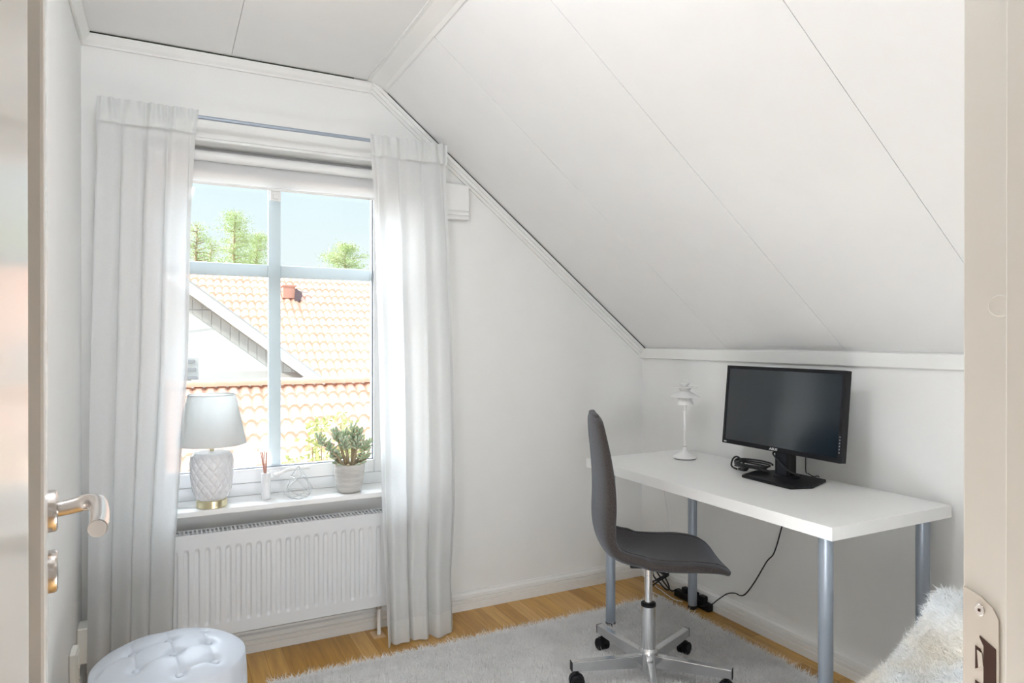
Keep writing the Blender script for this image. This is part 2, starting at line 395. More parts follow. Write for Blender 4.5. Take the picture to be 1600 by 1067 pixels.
# door leaf, opened into the room along the left wall
LA = Vector((-2.3745, -2.535, 0)); LB = Vector((-2.4685, -1.80, 0)); ld = (LB-LA); L = ld.length
door = thing('door_leaf', LA, 'white gloss door leaf swung open, seen edge-on at the left', 'door', rz=math.atan2(ld.y, ld.x))
MB().box(0, L, 0, .040, .008, 2.07).build('panel', 'door', door, bevel=.002)
hp = L-.158
def ros(z, nm, lab=None):
    b = MB(); b.lathe([(.0001, .0105), (.022, .0105), (.025, .009), (.026, .0065), (.026, 0)], 40)
    o = b.build(nm, 'steel', door, smooth=35); o.rotation_euler = (PI/2, 0, 0); o.location = (hp, 0, z); return o
ros(1.071, 'handle_rosette'); ros(.996, 'key_rosette')
ko = MB().box(-.0025, .0025, -.0108, -.0100, -.008, .006).build('keyhole', 'hole', door); ko.location = (hp, 0, .996)
pth = smoothpath([(hp, -.008, 1.072), (hp, -.025, 1.074), (hp-.002, -.040, 1.077), (hp-.014, -.051, 1.078), (hp-.038, -.053, 1.074), (hp-.080, -.051, 1.071), (hp-.118, -.047, 1.070)], 6)
nr = len(pth); rs = [.0092+.0010*min(1, i/12) for i in range(nr)]
MB().tube(pth, rs, 24).build('lever_handle', 'steel', door, smooth=50)
q = pth[-1]; MB().tube([q+Vector((.001, 0, 0)), q+Vector((-.004, .001, 0))], [.0096, .0092], 24).build('handle_end_cap', 'steel', door, smooth=50)
for z in (.25, 1.05, 1.85):
    MB().tube([(-.006, .008, z-.05), (-.006, .008, z+.05)], .006, 12).build('hinge', 'steel', door, smooth=50)

# ------------------------------------------------------------------ window
win = thing('window_1', (0, 0, 0), kind='structure')
fy0, fy1 = .115, .19
b = MB()
for x0, x1, z0, z1 in ((OX0, OX0+.045, .62, OZ1-.001), (OX1-.045, OX1, .62, OZ1-.001), (OX0+.045, OX1-.045, .62, .672), (OX0+.045, OX1-.045, 2.03, OZ1-.001)):
    b.box(x0, x1, fy0, fy1, z0, z1)
b.build('window_frame', 'pvc', win, bevel=.002)
gx0, gx1, gz0, gz1 = -2.325, -1.462, .731, 1.975
b = MB()
for x0, x1, z0, z1 in ((OX0+.042, gx0, .674, 2.028), (gx1, OX1-.042, .674, 2.028), (gx0, gx1, .674, gz0), (gx0, gx1, gz1, 2.028)):
    b.box(x0, x1, fy0-.008, fy1-.015, z0, z1)
b.build('window_sash', 'pvc', win, bevel=.003)
b = MB()
for x0, x1, z0, z1 in ((gx0, gx0+.004, gz0, gz1), (gx1-.004, gx1, gz0, gz1), (gx0, gx1, gz0, gz0+.004)): b.box(x0, x1, .125, .135, z0, z1)
b.build('gasket', 'pvcdark', win)
MB().box(gx0, gx1, .140, .144, gz0, gz1).build('glass_pane', 'glass', win)
MB().box(-1.9175, -1.8645, .165, .185, gz0, gz1).build('mullion', 'bar', win, bevel=.003)
b = MB(); b.box(gx0, -1.9175, .165, .185, 1.558, 1.612); b.box(-1.8645, gx1, .165, .185, 1.558, 1.612); b.build('glazing_bar', 'bar', win, bevel=.003)
b = MB(); b.box(-1.916, -1.872, .111, .124, 1.885, 1.945); b.box(-1.905, -1.883, .104, .112, 1.892, 1.914); b.build('blind_catch', 'white', win, bevel=.003)
b = MB(); b.box(-1.925, -1.88, .088, .1065, .690, .722); b.build('handle_base', 'white', win, bevel=.004)
MB().tube(smoothpath([(-1.900, .088, .705), (-1.896, .070, .706), (-1.880, .062, .712), (-1.855, .061, .724), (-1.82, .061, .727), (-1.76, .061, .728)], 5), [.009]*12+[.0075]*14, 12).build('window_handle', 'white', win, smooth=50)
# reveal boards and outer wall thickness
b = MB(); b.box(OX0, OX1, .19, .299, .55, .60)
b.box(OX0, OX1, .001, .114, 2.078, 2.0895); b.build('reveal_board', 'trim', win, bevel=.002)
st = struct(MB().box(OX0-.03, OX1+.03, -.082, .114, .598, .620).build('window_sill', 'white', None, bevel=.003)); st['kind'] = 'structure'; st.parent = win
# roller blind rolled almost up
rb = thing('roller_blind', (0, 0, 0), 'white roller blind pulled down only a little at the window top', 'roller blind')
MB().tube([(-2.385, .085, 2.040), (-1.405, .085, 2.040)], .021, 20).build('blind_roll', 'white', rb, smooth=50)
b = MB(); b.add([(-2.37, .099, 2.035), (-1.42, .099, 2.035), (-1.42, .101, 1.935), (-2.37, .101, 1.935)], [(0, 1, 2, 3)]); b.build('blind_fabric', 'blind', rb)
MB().box(-2.37, -1.42, .097, .105, 1.926, 1.936).build('bottom_bar', 'white', rb, bevel=.002)
for x_ in (-2.389, -1.405): MB().box(x_, x_+.004, .064, .106, 2.019, 2.077).build('bracket', 'white', rb)

# ------------------------------------------------------------------ curtain rod and curtains
ROD_Y, ROD_Z = -.125, 2.132
rod = thing('curtain_rod', (0, ROD_Y, ROD_Z), 'thin grey metal curtain rod above the window', 'curtain rod')
MB().tube([(-2.525, 0, 0), (-1.20, 0, 0)], .0075, 14).build('rod', 'leg', rod, smooth=50)
for x in (-2.36, -1.25):
    b = MB(); b.tube([(x, 0, .004), (x, .118, .004)], .005, 8); k_ = b.build('bracket', 'steel', rod)
    MB().box(x-.012, x+.012, .112, .1245, -.03, .03).build('bracket_plate', 'steel', k_, bevel=.001)
def curtain(name, label, x0f, x1f, yf, depthf, folds, seed):
    t = thing(name, (0, 0, 0), label, 'curtain', 'sheer curtains hanging at the window')
    nu, nv = 280, 90; r = random.Random(seed)
    ph = [r.uniform(0, 2*PI) for _ in range(6)]
    def pt(u, z):
        k = (2.165-z)/2.165                     # 0 top .. 1 bottom
        # fold phase warps with height so folds merge going down
        uu = u+.035*math.sin(3*PI*u+ph[0])*k+.02*math.sin(7*PI*u+ph[1])*(k-.5)
        s1 = math.sin(2*PI*folds*uu+ph[2]); s2 = math.sin(2*PI*folds*1.9*uu+ph[3]+2*k); s3 = math.sin(2*PI*folds*.45*uu+ph[4]+k)
        sharp = s1*(1-.25*abs(s1))
        hd = max(0, 1-k/.055)
        amp = depthf(k)
        y = yf(k)+amp*(.62*sharp*(1-.5*hd)+.22*s2*(1+.3*hd)+.34*s3*(1-hd))
        y += hd*.007*math.sin(2*PI*folds*2.7*u+ph[5]+1.5*math.sin(9*u))
        x = x0f(k)+(x1f(k)-x0f(k))*u+.012*math.cos(2*PI*folds*uu+ph[2])*(1-hd)*min(1, amp/.02)
        return (x, y, z)
    def sheet(nm, z0, z1, nvv, m, off=0):
        b = MB(); v = []; f = []
        for j in range(nvv+1):
            z = z0+(z1-z0)*j/nvv
            for i in range(nu+1):
                p = pt(i/nu, z); v.append((p[0], p[1]+off, p[2]))
        for j in range(nvv):
            for i in range(nu): a = j*(nu+1)+i; f.append((a, a+1, a+nu+2, a+nu+1))
        b.add(v, f); return b.build(nm, m, t, smooth=0)
    sheet('fabric', .105, 2.075, nv, 'curtain')
    plabel(sheet('header_band', 2.065, 2.154, 8, 'hem', -.019), 'denser gathered header band at the rod')
    sheet('bottom_hem', .008, .105, 8, 'hem')
    return t
lin = lambda *a: (lambda k: float(np.interp(k, [q[0] for q in a], [q[1] for q in a])))
curtain('sheer_curtain', 'white sheer curtain left of the window, behind the tufted pouf',
        lin((0, -2.535), (.1, -2.530), (.5, -2.545), (1, -2.555)), lin((0, -2.205), (.2, -2.222), (.45, -2.232), (.75, -2.275), (1, -2.29)),
        lin((0, -.125), (.08, -.128), (.6, -.165), (1, -.175)), lin((0, .010), (.06, .014), (.15, .020), (.6, .024), (1, .028)), 4.2, 3)
curtain('sheer_curtain', 'white sheer curtain right of the window, hem resting near the radiator pipe',
        lin((0, -1.553), (.1, -1.542), (.4, -1.533), (.7, -1.532), (1, -1.512)), lin((0, -1.195), (.2, -1.175), (.5, -1.165), (.75, -1.166), (.88, -1.188), (1, -1.185)),
        lin((0, -.125), (.08, -.128), (.6, -.185), (1, -.215)), lin((0, .010), (.06, .014), (.15, .020), (.6, .032), (1, .052)), 3.6, 11)

# ------------------------------------------------------------------ radiator
rad = thing('radiator', (-1.935, -.13, .145), 'white ribbed panel radiator below the window sill', 'radiator')
W, H = .93, .385; b = MB(); nx, nz = 372, 60; v = []; f = []
pitch = .0372
for j in range(nz+1):
    z = H*j/nz
    for i in range(nx+1):
        x = -W/2+W*i/nx
        k = ((x+W/2-.018) % pitch)/pitch
        g = 0
        d = abs(k-.5)*pitch            # distance from rib centre
        e0 = min(1, max(0, (z-.045)/.018)); e1 = min(1, max(0, (H-.045-z)/.018))
        rr = min(e0, e1)
        if .018 < x+W/2 < W-.018: g = .0055*max(0, min(1, (.0088*math.sqrt(max(0, 1-(1-rr)**2))-d)/.0035+.5)) if rr > 0 else 0
        v.append((x, g, z))
for j in range(nz):
    for i in range(nx): a = j*(nx+1)+i; f.append((a, a+1, a+nx+2, a+nx+1))
b.add(v, f); b.build('front_panel', 'rad', rad, smooth=0)
b = MB(); b.box(-W/2, W/2, .0065, .014, 0, H-.003); b.box(-W/2, W/2, .078, .088, 0, H-.003); b.box(-W/2-.003, -W/2+.001, .002, .088, 0, H); b.box(W/2-.001, W/2+.003, .002, .088, 0, H)
b.box(-W/2, W/2, .0, .003, -.004, .0); b.build('casing', 'rad', rad)
b = MB(); b.box(-W/2, W/2, -.003, .006, H, H+.012); b.box(-W/2, W/2, .012, .016, H+.006, H+.010); b.box(-W/2, W/2, .074, .078, H+.006, H+.010); b.box(-W/2, W/2, .083, .088, H, H+.010); b.box(-W/2, W/2, .040, .046, H+.004, H+.009)
for i in range(61):
    x = -W/2+.006+i*(W-.012)/60; b.box(x-.0034, x+.0034, .004, .085, H+.003, H+.0095)
b.build('top_grille', 'rad', rad)
b = MB()
for i in range(40):
    x = -W/2+.02+i*.0228; b.box(x, x+.001, .016, .077, .02, H-.02)
b.build('convector_fin', 'leg', rad)
b = MB(); b.tube([(W/2-.024, .045, -.001), (W/2-.024, .045, -.030)], .011, 14); b.tube([(W/2-.024, .045, -.018), (W/2-.024, .045, -.028)], .0135, 8); b.build('valve', 'valve', rad, smooth=40)
MB().tube([(W/2-.024, .045, -.030), (W/2-.024, .045, -.142)], .0082, 14).build('pipe', 'white', rad, smooth=50)
plabel(MB().box(W/2-.055, W/2-.002, .010, .085, -.145, -.1425).build('floor_cover', 'plate', rad), 'light wooden cover plate around the pipe')
b = MB(); b.tube([(-W/2-.002, .05, .06), (-W/2-.06, .05, .06)], .0075, 12); b.build('pipe', 'valve', rad, smooth=40)
b = MB(); b.tube([(-W/2-.055, .05, .06), (-W/2-.062, .05, .06), (-W/2-.125, .05, .06)], [.014, .0165, .0155], 20)
tv = b.build('thermostat_knob', 'white', rad, smooth=40)
for s_ in (-1, 1):
    MB().box(s_*.3-.015, s_*.3+.015, .088, .129, .05, .34).build('wall_bracket', 'rad', rad)

# sockets at the left wall
def socket(x, y, z, w_, h_, d_, lab):
    t = thing('wall_socket', (x, y, z), lab, 'wall socket', 'sockets low on the left wall')
    MB().box(0.0005, d_, -w_/2, w_/2, 0, h_).build('housing', 'socket', t, bevel=.004)
    b = MB(); b.box(d_, d_+.004, -w_/2+.008, w_/2-.008, .008, h_-.008); b.build('face_plate', 'socket', t, bevel=.002)
    for k in (range(2) if h_ > .1 else range(1)):
        zz = h_*(.3+.4*k) if h_ > .1 else h_/2
        bb = MB(); bb.lathe([(.018, 0), (.018, .0015), (.016, .0015), (.016, 0)], 24, cap=False); o = bb.build('socket_ring', 'socket', t); o.rotation_euler = (0, PI/2, 0); o.location = (d_+.004, 0, zz)
    return t
socket(XL, -.13, .145, .085, .125, .038, 'white wall socket box nearest the room corner, low on the left wall')
socket(XL, -.345, .105, .085, .165, .020, 'flat white wall socket nearer the door, low on the left wall')

# fresh-air vent
vt = thing('air_vent', (-1.12, 0, 1.845), 'square white fresh air vent beside the right curtain under the slope', 'vent')
MB().box(-.078, .074, -.030, -.001, 0, .162).build('housing', 'white', vt, bevel=.006)
MB().box(-.080, .076, -.036, -.030, .042, .164).build('cover', 'white', vt, bevel=.004)
b = MB(); b.box(-.079, .075, -.035, -.029, .022, .036); b.box(-.079, .075, -.034, -.029, .002, .017); b.build('louvre', 'white', vt, bevel=.002)

# ------------------------------------------------------------------ things on the sill
SZ = .6202
tl = thing('table_lamp', (-2.155, -.018, SZ), 'white ceramic table lamp with diamond pattern and white shade on the sill', 'table lamp')
MB().lathe([(.0001, 0), (.055, 0), (.057, .002), (.057, .028), (.055, .030), (.0001, .030)], 48).build('base', 'brass', tl, smooth=40)
b = MB(); v = []; f = []; n, mz = 144, 100
def prf(t):
    return float(np.interp(t, [0, .06, .2, .5, .75, .92, .98, 1], [.052, .062, .071, .078, .0805, .076, .066, .045]))
for j in range(mz+1):
    t = j/mz; z = .030+.190*t
    for i in range(n):
        a = 2*PI*i/n
        q1 = (a/(2*PI)*14+t*4.2) % 1; q2 = (a/(2*PI)*14-t*4.2) % 1
        d = min(abs(q1-.5), abs(q2-.5)); q = min(min(q1, 1-q1), min(q2, 1-q2))
        env = min(1, t*12, (1-t)*8)
        r = prf(t)+(-.0042*max(0, 1-q/.16)+.0016)*max(0, env)
        v.append((r*math.cos(a), r*math.sin(a), z))
for j in range(mz):
    for i in range(n): k = (i+1) % n; f.append((j*n+i, j*n+k, (j+1)*n+k, (j+1)*n+i))
f.append(tuple(mz*n+i for i in range(n))); b.add(v, f); b.build('ceramic_body', 'ceramic', tl, smooth=0)
MB().tube([(0, 0, .219), (0, 0, .262)], .008, 16).build('neck', 'brass', tl, smooth=40)
b = MB(); n = 64
b.lathe([(.1295, .248), (.0885, .445)], n, cap=False); b.lathe([(.1305, .248), (.1305, .251)], n, cap=False); b.lathe([(.0895, .442), (.0890, .446), (.0865, .446)], n, cap=False)
sh = b.build('lamp_shade', 'shade', tl, smooth=40)
b = MB()
for k in range(3):
    a = 2*PI*k/3+.4; b.tube([(0, 0, .430), (.087*math.cos(a), .087*math.sin(a), .436)], .0012, 6)
b.tube([(0, 0, .26), (0, 0, .432)], .002, 6); b.build('shade_holder', 'steel', tl)
b = MB(); b.lathe([(.0001, .275), (.015, .28), (.028, .31), (.030, .33), (.022, .352), (.0001, .362)], 24); b.build('bulb', 'ceramic', tl, smooth=0)
MB().tube(smoothpath([(-.056, -.002, .006), (-.10, .012, .0025), (-.15, .03, .0025), (-.22, .038, .0025)], 6), .0022, 8).build('lamp_cord', 'white', tl, smooth=0)

df_ = thing('reed_diffuser', (-1.948, .008, SZ), 'slim white reed diffuser bottle beside the ceramic lamp', 'diffuser')
MB().lathe([(.0001, 0), (.0170, 0), (.0182, .002), (.0182, .106), (.0165, .1085), (.008, .109), (.007, .106), (.0001, .106)], 32).build('bottle', 'ceramic', df_, smooth=40)
for dx, dy in ((-.020, .006), (-.012, -.006), (-.004, .009), (.001, -.004), (.005, .002), (-.015, .011)):
    MB().tube([(dx*.15, dy*.2, .085), (dx, dy, .200+random.uniform(-.006, .004))], .0017, 6).build('reed', 'reed', df_)

geo = thing('wire_ornament', (-1.822, -.028, SZ), 'geometric wire ornament between the diffuser and the potted plant', 'ornament', rz=.15)
P = {'T': (0, 0, .134)}
for k in range(4):
    a = PI/2*k+.35; P['m%d' % k] = (.034*math.cos(a+.5), .034*math.sin(a+.5), .088)
    P['b%d' % k] = (.074*math.cos(a), .074*math.sin(a), .028)
    P['c%d' % k] = (.034*math.cos(a+.9), .034*math.sin(a+.9), .0015)
E = []
for k in range(4):
    j = (k+1) % 4
    E += [('T', 'm%d' % k), ('m%d' % k, 'm%d' % j), ('m%d' % k, 'b%d' % k), ('m%d' % k, 'b%d' % j), ('b%d' % k, 'c%d' % k), ('b%d' % j, 'c%d' % k), ('c%d' % k, 'c%d' % j), ('b%d' % k, 'b%d' % j)]
b = MB()
for a, c in E: b.tube([P[a], P[c]], .0013, 6)
b.build('wire_frame', 'wire', geo)

pp = thing('potted_succulent', (-1.605, -.012, SZ), 'green jade succulent in a pale concrete pot on the sill', 'potted plant')
MB().lathe([(.0001, 0), (.040, 0), (.047, .005), (.057, .035), (.0635, .075), (.0665, .118), (.0665, .124), (.0645, .125), (.0610, .122), (.058, .100), (.0001, .100)], 48).build('pot', 'concrete', pp, smooth=40)
b = MB(); b.lathe([(.0001, .112), (.030, .113), (.0595, .109)], 32, cap=False); b.build('soil', 'soil', pp, smooth=0)
# camera-right is (+.89,-.46), so spread stems along it
stems = [((-.02, .0), (-.125, .050, .225)), ((-.01, .01), (-.060, .015, .255)), ((.0, 0), (-.030, -.02, .215)), ((.01, 0), (.020, .010, .265)), ((.01, .01), (.045, -.005, .250)),
         ((.02, 0), (.080, -.03, .200)), ((-.02, -.01), (-.095, .02, .195)), ((.015, -.01), (.030, -.03, .215)), ((.0, .02), (-.01, .05, .24)), ((-.03, 0), (-.062, .03, .145)), ((.03, .01), (.065, -.04, .145))]
b = MB(); lv = MB()
R2 = random.Random(5)
def leaf(bb, p, d, ln, w_):
    d = d.normalized(); s1 = d.orthogonal().normalized(); s2 = d.cross(s1)
    path = [p+d*ln*t for t in (0, .3, .65, .9, 1)]; bb.tube(path, [w_*.35, w_*.75, w_, w_*1.0, w_*.55], 6, 0); 
    bb.tube([p+d*ln*.97, p+d*ln*1.03], [w_*.7, w_*.35], 6, 1)
for (sx_, sy_), (tx, ty, tz) in stems:
    mid = ((sx_*1.6+tx)*.42, (sy_*1.5+ty)*.42, (.11+tz)*.52)
    pt_ = smoothpath([(sx_, sy_, .105), mid, (tx, ty, tz)], 5); b.tube(pt_, [.0075-.0035*i/len(pt_) for i in range(len(pt_))], 8)
    for i in range(22):
        k = i/22; pos = Vector(pt_[-1]).lerp(Vector(pt_[-5]), k*.9)
        a = i*2.4; tilt = .35+.9*k
        d = Vector((math.cos(a)*tilt, math.sin(a)*tilt, 1-.5*k+R2.uniform(-.2, .2)))
        leaf(lv, pos, d, R2.uniform(.028, .042), R2.uniform(.0040, .0058))
for a in range(9):
    d = Vector((math.cos(a*.8+.4), math.sin(a*.8+.4), .35)); leaf(lv, Vector((d.x*.03, d.y*.03, .115)), d, .045, .006)
b.build('stem', 'stem', pp, smooth=0); lv.build('leaf_rosettes', ['succ', 'succtip'], pp, smooth=0)

# ------------------------------------------------------------------ desk
desk = thing('desk', (0, 0, 0), 'white rectangular desk on silver-grey legs against the right wall', 'desk')
DX0, DX1, DY0, DY1 = -.605, -.022, -1.648, -.365
MB().box(DX0, DX1, DY0, DY1, .700, .740).build('desk_top', 'desk', desk, bevel=.0012)
for x, y in ((-.555, -1.588), (-.080, -1.588), (-.080, -.485), (-.555, -.485)):
    fl = .0105 if x < -.3 else 0.0
    b = MB(); b.lathe([(.0212, fl+.018), (.0212, .694)], 32, (x, y, 0)); lg = b.build('leg', 'leg', desk, smooth=40)
    MB().lathe([(.036, .694), (.036, .6995)], 32, (x, y, 0)).build('mounting_plate', 'leg', lg)
    MB().lathe([(.020, fl+.0), (.022, fl+.002), (.022, fl+.018)], 32, (x, y, 0)).build('foot', 'blackr', lg)

# monitor
mo = thing('monitor', (-.185, -1.094, .7402), 'black flat computer monitor on its stand on the white desk', 'monitor')
hd = thing('tilt', (0, 0, 0)) if False else None
body_rot = Matrix.Translation((0, 0, .27)) @ Matrix.Rotation(math.radians(5.5), 4, 'Y')
def mpart(b, name, m, bevel=0, smooth=None, parent=None):
    b.v = [tuple(body_rot @ Vector(p)) for p in b.v]; return b.build(name, m, parent or mo, smooth=smooth, bevel=bevel)
hw, hh = .283, .164
b = MB(); b.box(-.008, .022, -hw, hw, -hh, hh); b.prism([(-.2, -.12), (.2, -.12), (.16, .12), (-.16, .12)], .022, .050, 'x'); mpart(b, 'housing', 'black', .002)
b = MB(); b.box(-.0086, -.0079, -hw+.014, hw-.014, -hh+.018, hh-.014); sc = mpart(b, 'screen', 'screen')
b = MB()
for y0, y1, z0, z1 in ((-hw, -hw+.0135, -hh, hh), (hw-.0135, hw, -hh, hh), (-hw+.0135, hw-.0135, -hh, -hh+.0175), (-hw+.0135, hw-.0135, hh-.0135, hh)): b.box(-.0105, -.0078, y0, y1, z0, z1)
bez = mpart(b, 'bezel', 'black', .0006)
def text(s_, size, name, m, parent, mw, shear=0):
    cu = bpy.data.curves.new(name, 'FONT'); cu.body = s_; cu.size = size; cu.align_x = 'CENTER'; cu.align_y = 'CENTER'; cu.extrude = .0002; cu.shear = shear; cu.offset = .0004
    to = bpy.data.objects.new('t', cu); C.objects.link(to); me = bpy.data.meshes.new_from_object(to.evaluated_get(bpy.context.evaluated_depsgraph_get())); bpy.data.objects.remove(to)
    me.materials.clear(); me.materials.append(M[m]); me.transform(mw); o = bpy.data.objects.new(name, me); C.objects.link(o); o.parent = parent; return o
face = Matrix(((0, 0, -1, 0), (-1, 0, 0, 0), (0, 1, 0, 0), (0, 0, 0, 1)))      # text x -> -Y, text y -> +Z, facing -X
text('ASUS', .0125, 'logo_lettering', 'logo', mo, body_rot @ Matrix.Translation((-.0108, .012, -hh+.0088)) @ face @ Matrix.Scale(1.35, 4, (1, 0, 0)), .15)['label'] = 'silver maker lettering on the lower bezel'
text('HDMI', .0055, 'small_lettering', 'logo', mo, body_rot @ Matrix.Translation((-.0108, hw-.018, -hh+.0075)) @ face)['label'] = 'tiny silver port lettering at the bezel corner'
for i in range(6):
    b = MB(); b.box(-.0112, -.0104, -hw+.005, -hw+.0085, -hh+.035+i*.011, -hh+.040+i*.011); mpart(b, 'button', 'pvcdark')
b = MB(); b.prism([(-.035, -.095), (-.110, .115), (-.10, .122), (.10, .122), (.115, .11), (.118, -.115), (.03, -.170), (-.02, -.182)][:0] or [(-.112, .090), (-.120, -.150), (-.035, -.178), (.105, -.125), (.105, .090), (.0, .128)], 0, .012, 'z')
b.build('base', 'black', mo, bevel=.003)
MB().lathe([(.052, .012), (.052, .018), (.048, .020)], 40, (.012, -.02, 0)).build('swivel_ring', 'black', mo, smooth=40)
MB().box(-.008, .030, -.052, .020, .0185, .25).build('stand_column', 'black', mo, bevel=.004)
MB().box(-.0095, -.0078, -.038, .006, .020, .115).build('column_inset', 'gcol', mo, bevel=.001)
# cable through the stand
MB().tube(smoothpath([(.035, .03, .10), (-.012, .025, .098), (-.016, -.01, .070), (-.014, -.045, .045), (.0, -.075, .030), (.015, -.080, .020), (.03, -.070, .024)], 6), .0032, 8).build('stand_cable', 'blackr', mo, smooth=0)
MB().tube(smoothpath([(.045, -.08, .16), (.044, -.082, .08), (.06, -.07, .035), (.1, -.05, .02), (.14, -.04, .004), (.168, -.04, .0028), (.174, -.04, -.012)], 6), .002, 8).build('power_cable', 'blackr', mo, smooth=0)

# coiled cable lying left of the monitor stand
cc = thing('cable_coil', (-.185, -.95, .7402), 'bundled black monitor cable coiled on the desk beside the monitor base', 'cable')
pts = []
R3 = random.Random(3)
for k in range(46):
    a = k*.62
    rx = .090+.012*math.sin(k*.9); ry = .030+.008*math.cos(k*1.3)
    pts.append((ry*math.sin(a)+.012*math.sin(k*.31), rx*math.cos(a)*.92+.01*math.sin(k*.37), .012+.0008*k*.45+.009*(1+math.sin(a*.5+1))))
b = MB(); b.tube(smoothpath(pts, 4), .0036, 8)
b.tube(smoothpath([(-.01, .02, .016), (0, .055, .042), (.005, .088, .052), (0, .105, .036), (-.02, .09, .014), (-.03, .05, .008)], 6), .0038, 8)
b.build('cable_loops', 'blackr', cc, smooth=0)
b = MB(); b.tube([(0, -.001, .02), (.0, .003, .03)], .0, 4); 
tie = MB().lathe([(.013, 0), (.013, .007)], 12).build('cable_tie', 'blackr', cc); tie.rotation_euler = (PI/2, 0, .3); tie.location = (0, .03, .018)
b = MB(); b.tube(smoothpath([(-.018, .075, .028), (-.032, .045, .027), (-.045, .012, .024), (-.055, -.010, .022)], 4), .0034, 8); b.box(-.064, -.044, -.020, .012, .0135, .024); b.build('plug', 'blackr', cc, bevel=.002)

# white desk lamp of stacked shades
dl = thing('desk_lamp', (-.205, -.572, .7402), 'slim white desk lamp with stacked flared shades, by the room corner', 'desk lamp')
MB().lathe([(.0001, 0), (.049, 0), (.050, .004)], 40).build('foot_ring', 'blackr', dl, smooth=40)
MB().lathe([(.052, .004), (.053, .008), (.049, .012), (.030, .022), (.014, .036), (.0085, .050), (.007, .056), (.0001, .056)], 40).build('base', 'white', dl, smooth=40)
MB().lathe([(.0066, .056), (.0066, .222)], 20).build('stem', 'white', dl, smooth=40)
for z_ in (.055, .221): MB().lathe([(.0075, z_), (.0075, z_+.003)], 20).build('joint_ring', 'steel', dl)
MB().lathe([(.0066, .224), (.009, .252)], 20).build('socket', 'white', dl, smooth=40)
for prof in ([(.040, .248), (.028, .282), (.0001, .283)], [(.067, .282), (.055, .290), (.030, .304), (.024, .308), (.0001, .308)], [(.022, .306), (.022, .312), (.033, .326), (.060, .3265), (.060, .3275), (.0001, .3275)], [(.012, .328), (.014, .334), (.029, .348), (.0285, .349), (.0001, .340)]):
    MB().lathe(prof, 40).build('lamp_shade', 'white', dl, smooth=30)
MB().tube(smoothpath([(.0, .048, .004), (.01, .075, .003), (.04, .10, .003), (.08, .12, .003), (.14, .13, .003), (.184, .14, .003), (.192, .14, -.02)], 6), .0018, 8).build('cord', 'white', dl, smooth=0)

# ------------------------------------------------------------------ cables by the wall
def wirething(name, pts, r, m, label, cat='cable', k=6):
    o = MB().tube(smoothpath(pts, k), r, 8).build(name, m, None, smooth=0); tag(o, label, cat); return o
wirething('wall_cable', [(-.05, -.990, .699), (-.03, -.977, .55), (-.026, -.96, .49), (-.022, -.92, .38), (-.022, -.88, .33), (-.024, -.82, .23), (-.025, -.77, .16), (-.028, -.74, .138), (-.024, -.70, .135), (-.022, -.65, .115), (-.03, -.60, .072), (-.04, -.56, .034), (-.07, -.52, .022)], .0028, 'blackr', 'thin black cable hanging from the desk down the right wall')
wirething('lamp_cable', [(-.016, -.200, .699), (-.012, -.195, .52), (-.010, -.215, .40), (-.012, -.232, .30), (-.015, -.23, .15), (-.03, -.20, .06), (-.05, -.17, .008), (-.07, -.25, .005), (-.09, -.36, .005), (-.075, -.41, .006)], .0022, 'white', 'thin white cable dropping behind the desk at the room corner')
wirething('floor_cable', [(-.03, -.10, .30), (-.02, -.14, .315), (-.014, -.20, .31), (-.03, -.12, .12), (-.06, -.11, .008), (-.10, -.16, .005), (-.125, -.25, .005), (-.12, -.34, .006)], .0022, 'white', 'white cable lying on the oak floor beside the power strip')
pw = thing('power_strip', (-.036, -.42, 0), 'black power strip on the floor at the wall behind the desk leg', 'power strip')
b = MB(); b.box(-.0175, .0175, -.14, .10, .0, .036); b.build('housing', 'black', pw, bevel=.006)
for y in (-.09, -.03, .03):
    MB().box(-.015, .015, y-.018, y+.018, .036, .062).build('plug', 'black', pw, bevel=.005)
R4 = random.Random(8); pts = []
for k in range(30):
    a = k*.8; pts.append((-.075+.035*math.sin(a)+R4.uniform(-.008, .008), -.235+.055*math.cos(a)+R4.uniform(-.01, .01), .012+.10*abs(math.sin(k*.27))+R4.uniform(0, .01)))
pts = [(-.03, -.16, .20), (-.045, -.165, .15)]+pts+[(-.065, -.30, .03), (-.06, -.33, .03)]
wirething('cable_tangle', pts, .0038, 'blackr', 'tangle of thick black cable on the floor beside the power strip', 'cable', 4)

# ------------------------------------------------------------------ office chair
ch = thing('office_chair', (-.722, -.960, 0), 'dark grey fabric swivel chair with a chrome five-star base', 'office chair', rz=math.radians(-29))
# local x = forward, local y = left. profile centre line of the shell: (x, z, half width, thickness)
prof = [(-.207, 1.005, .100, .026), (-.206, .985, .145, .036), (-.200, .93, .178, .042), (-.190, .86, .195, .048), (-.181, .78, .200, .054), (-.178, .70, .200, .058), (-.180, .64, .198, .058), (-.176, .58, .195, .054), (-.152, .533, .193, .050), (-.104, .507, .196, .048), (-.03, .494, .203, .046), (.06, .488, .211, .044), (.14, .488, .214, .042), (.205, .482, .206, .036), (.242, .468, .190, .026)]
sm = []
for i in range(len(prof)-1):
    a = prof[max(i-1, 0)]; p0_ = prof[i]; p1_ = prof[i+1]; c = prof[min(i+2, len(prof)-1)]
    for j in range(4):
        t = j/4; sm.append([.5*((2*p0_[q])+(p1_[q]-a[q])*t+(2*a[q]-5*p0_[q]+4*p1_[q]-c[q])*t*t+(3*p0_[q]-a[q]-3*p1_[q]+c[q])*t**3) for q in range(4)])
sm.append(list(prof[-1]))
b = MB(); nw = 24; top = []; rows = []
N = len(sm)
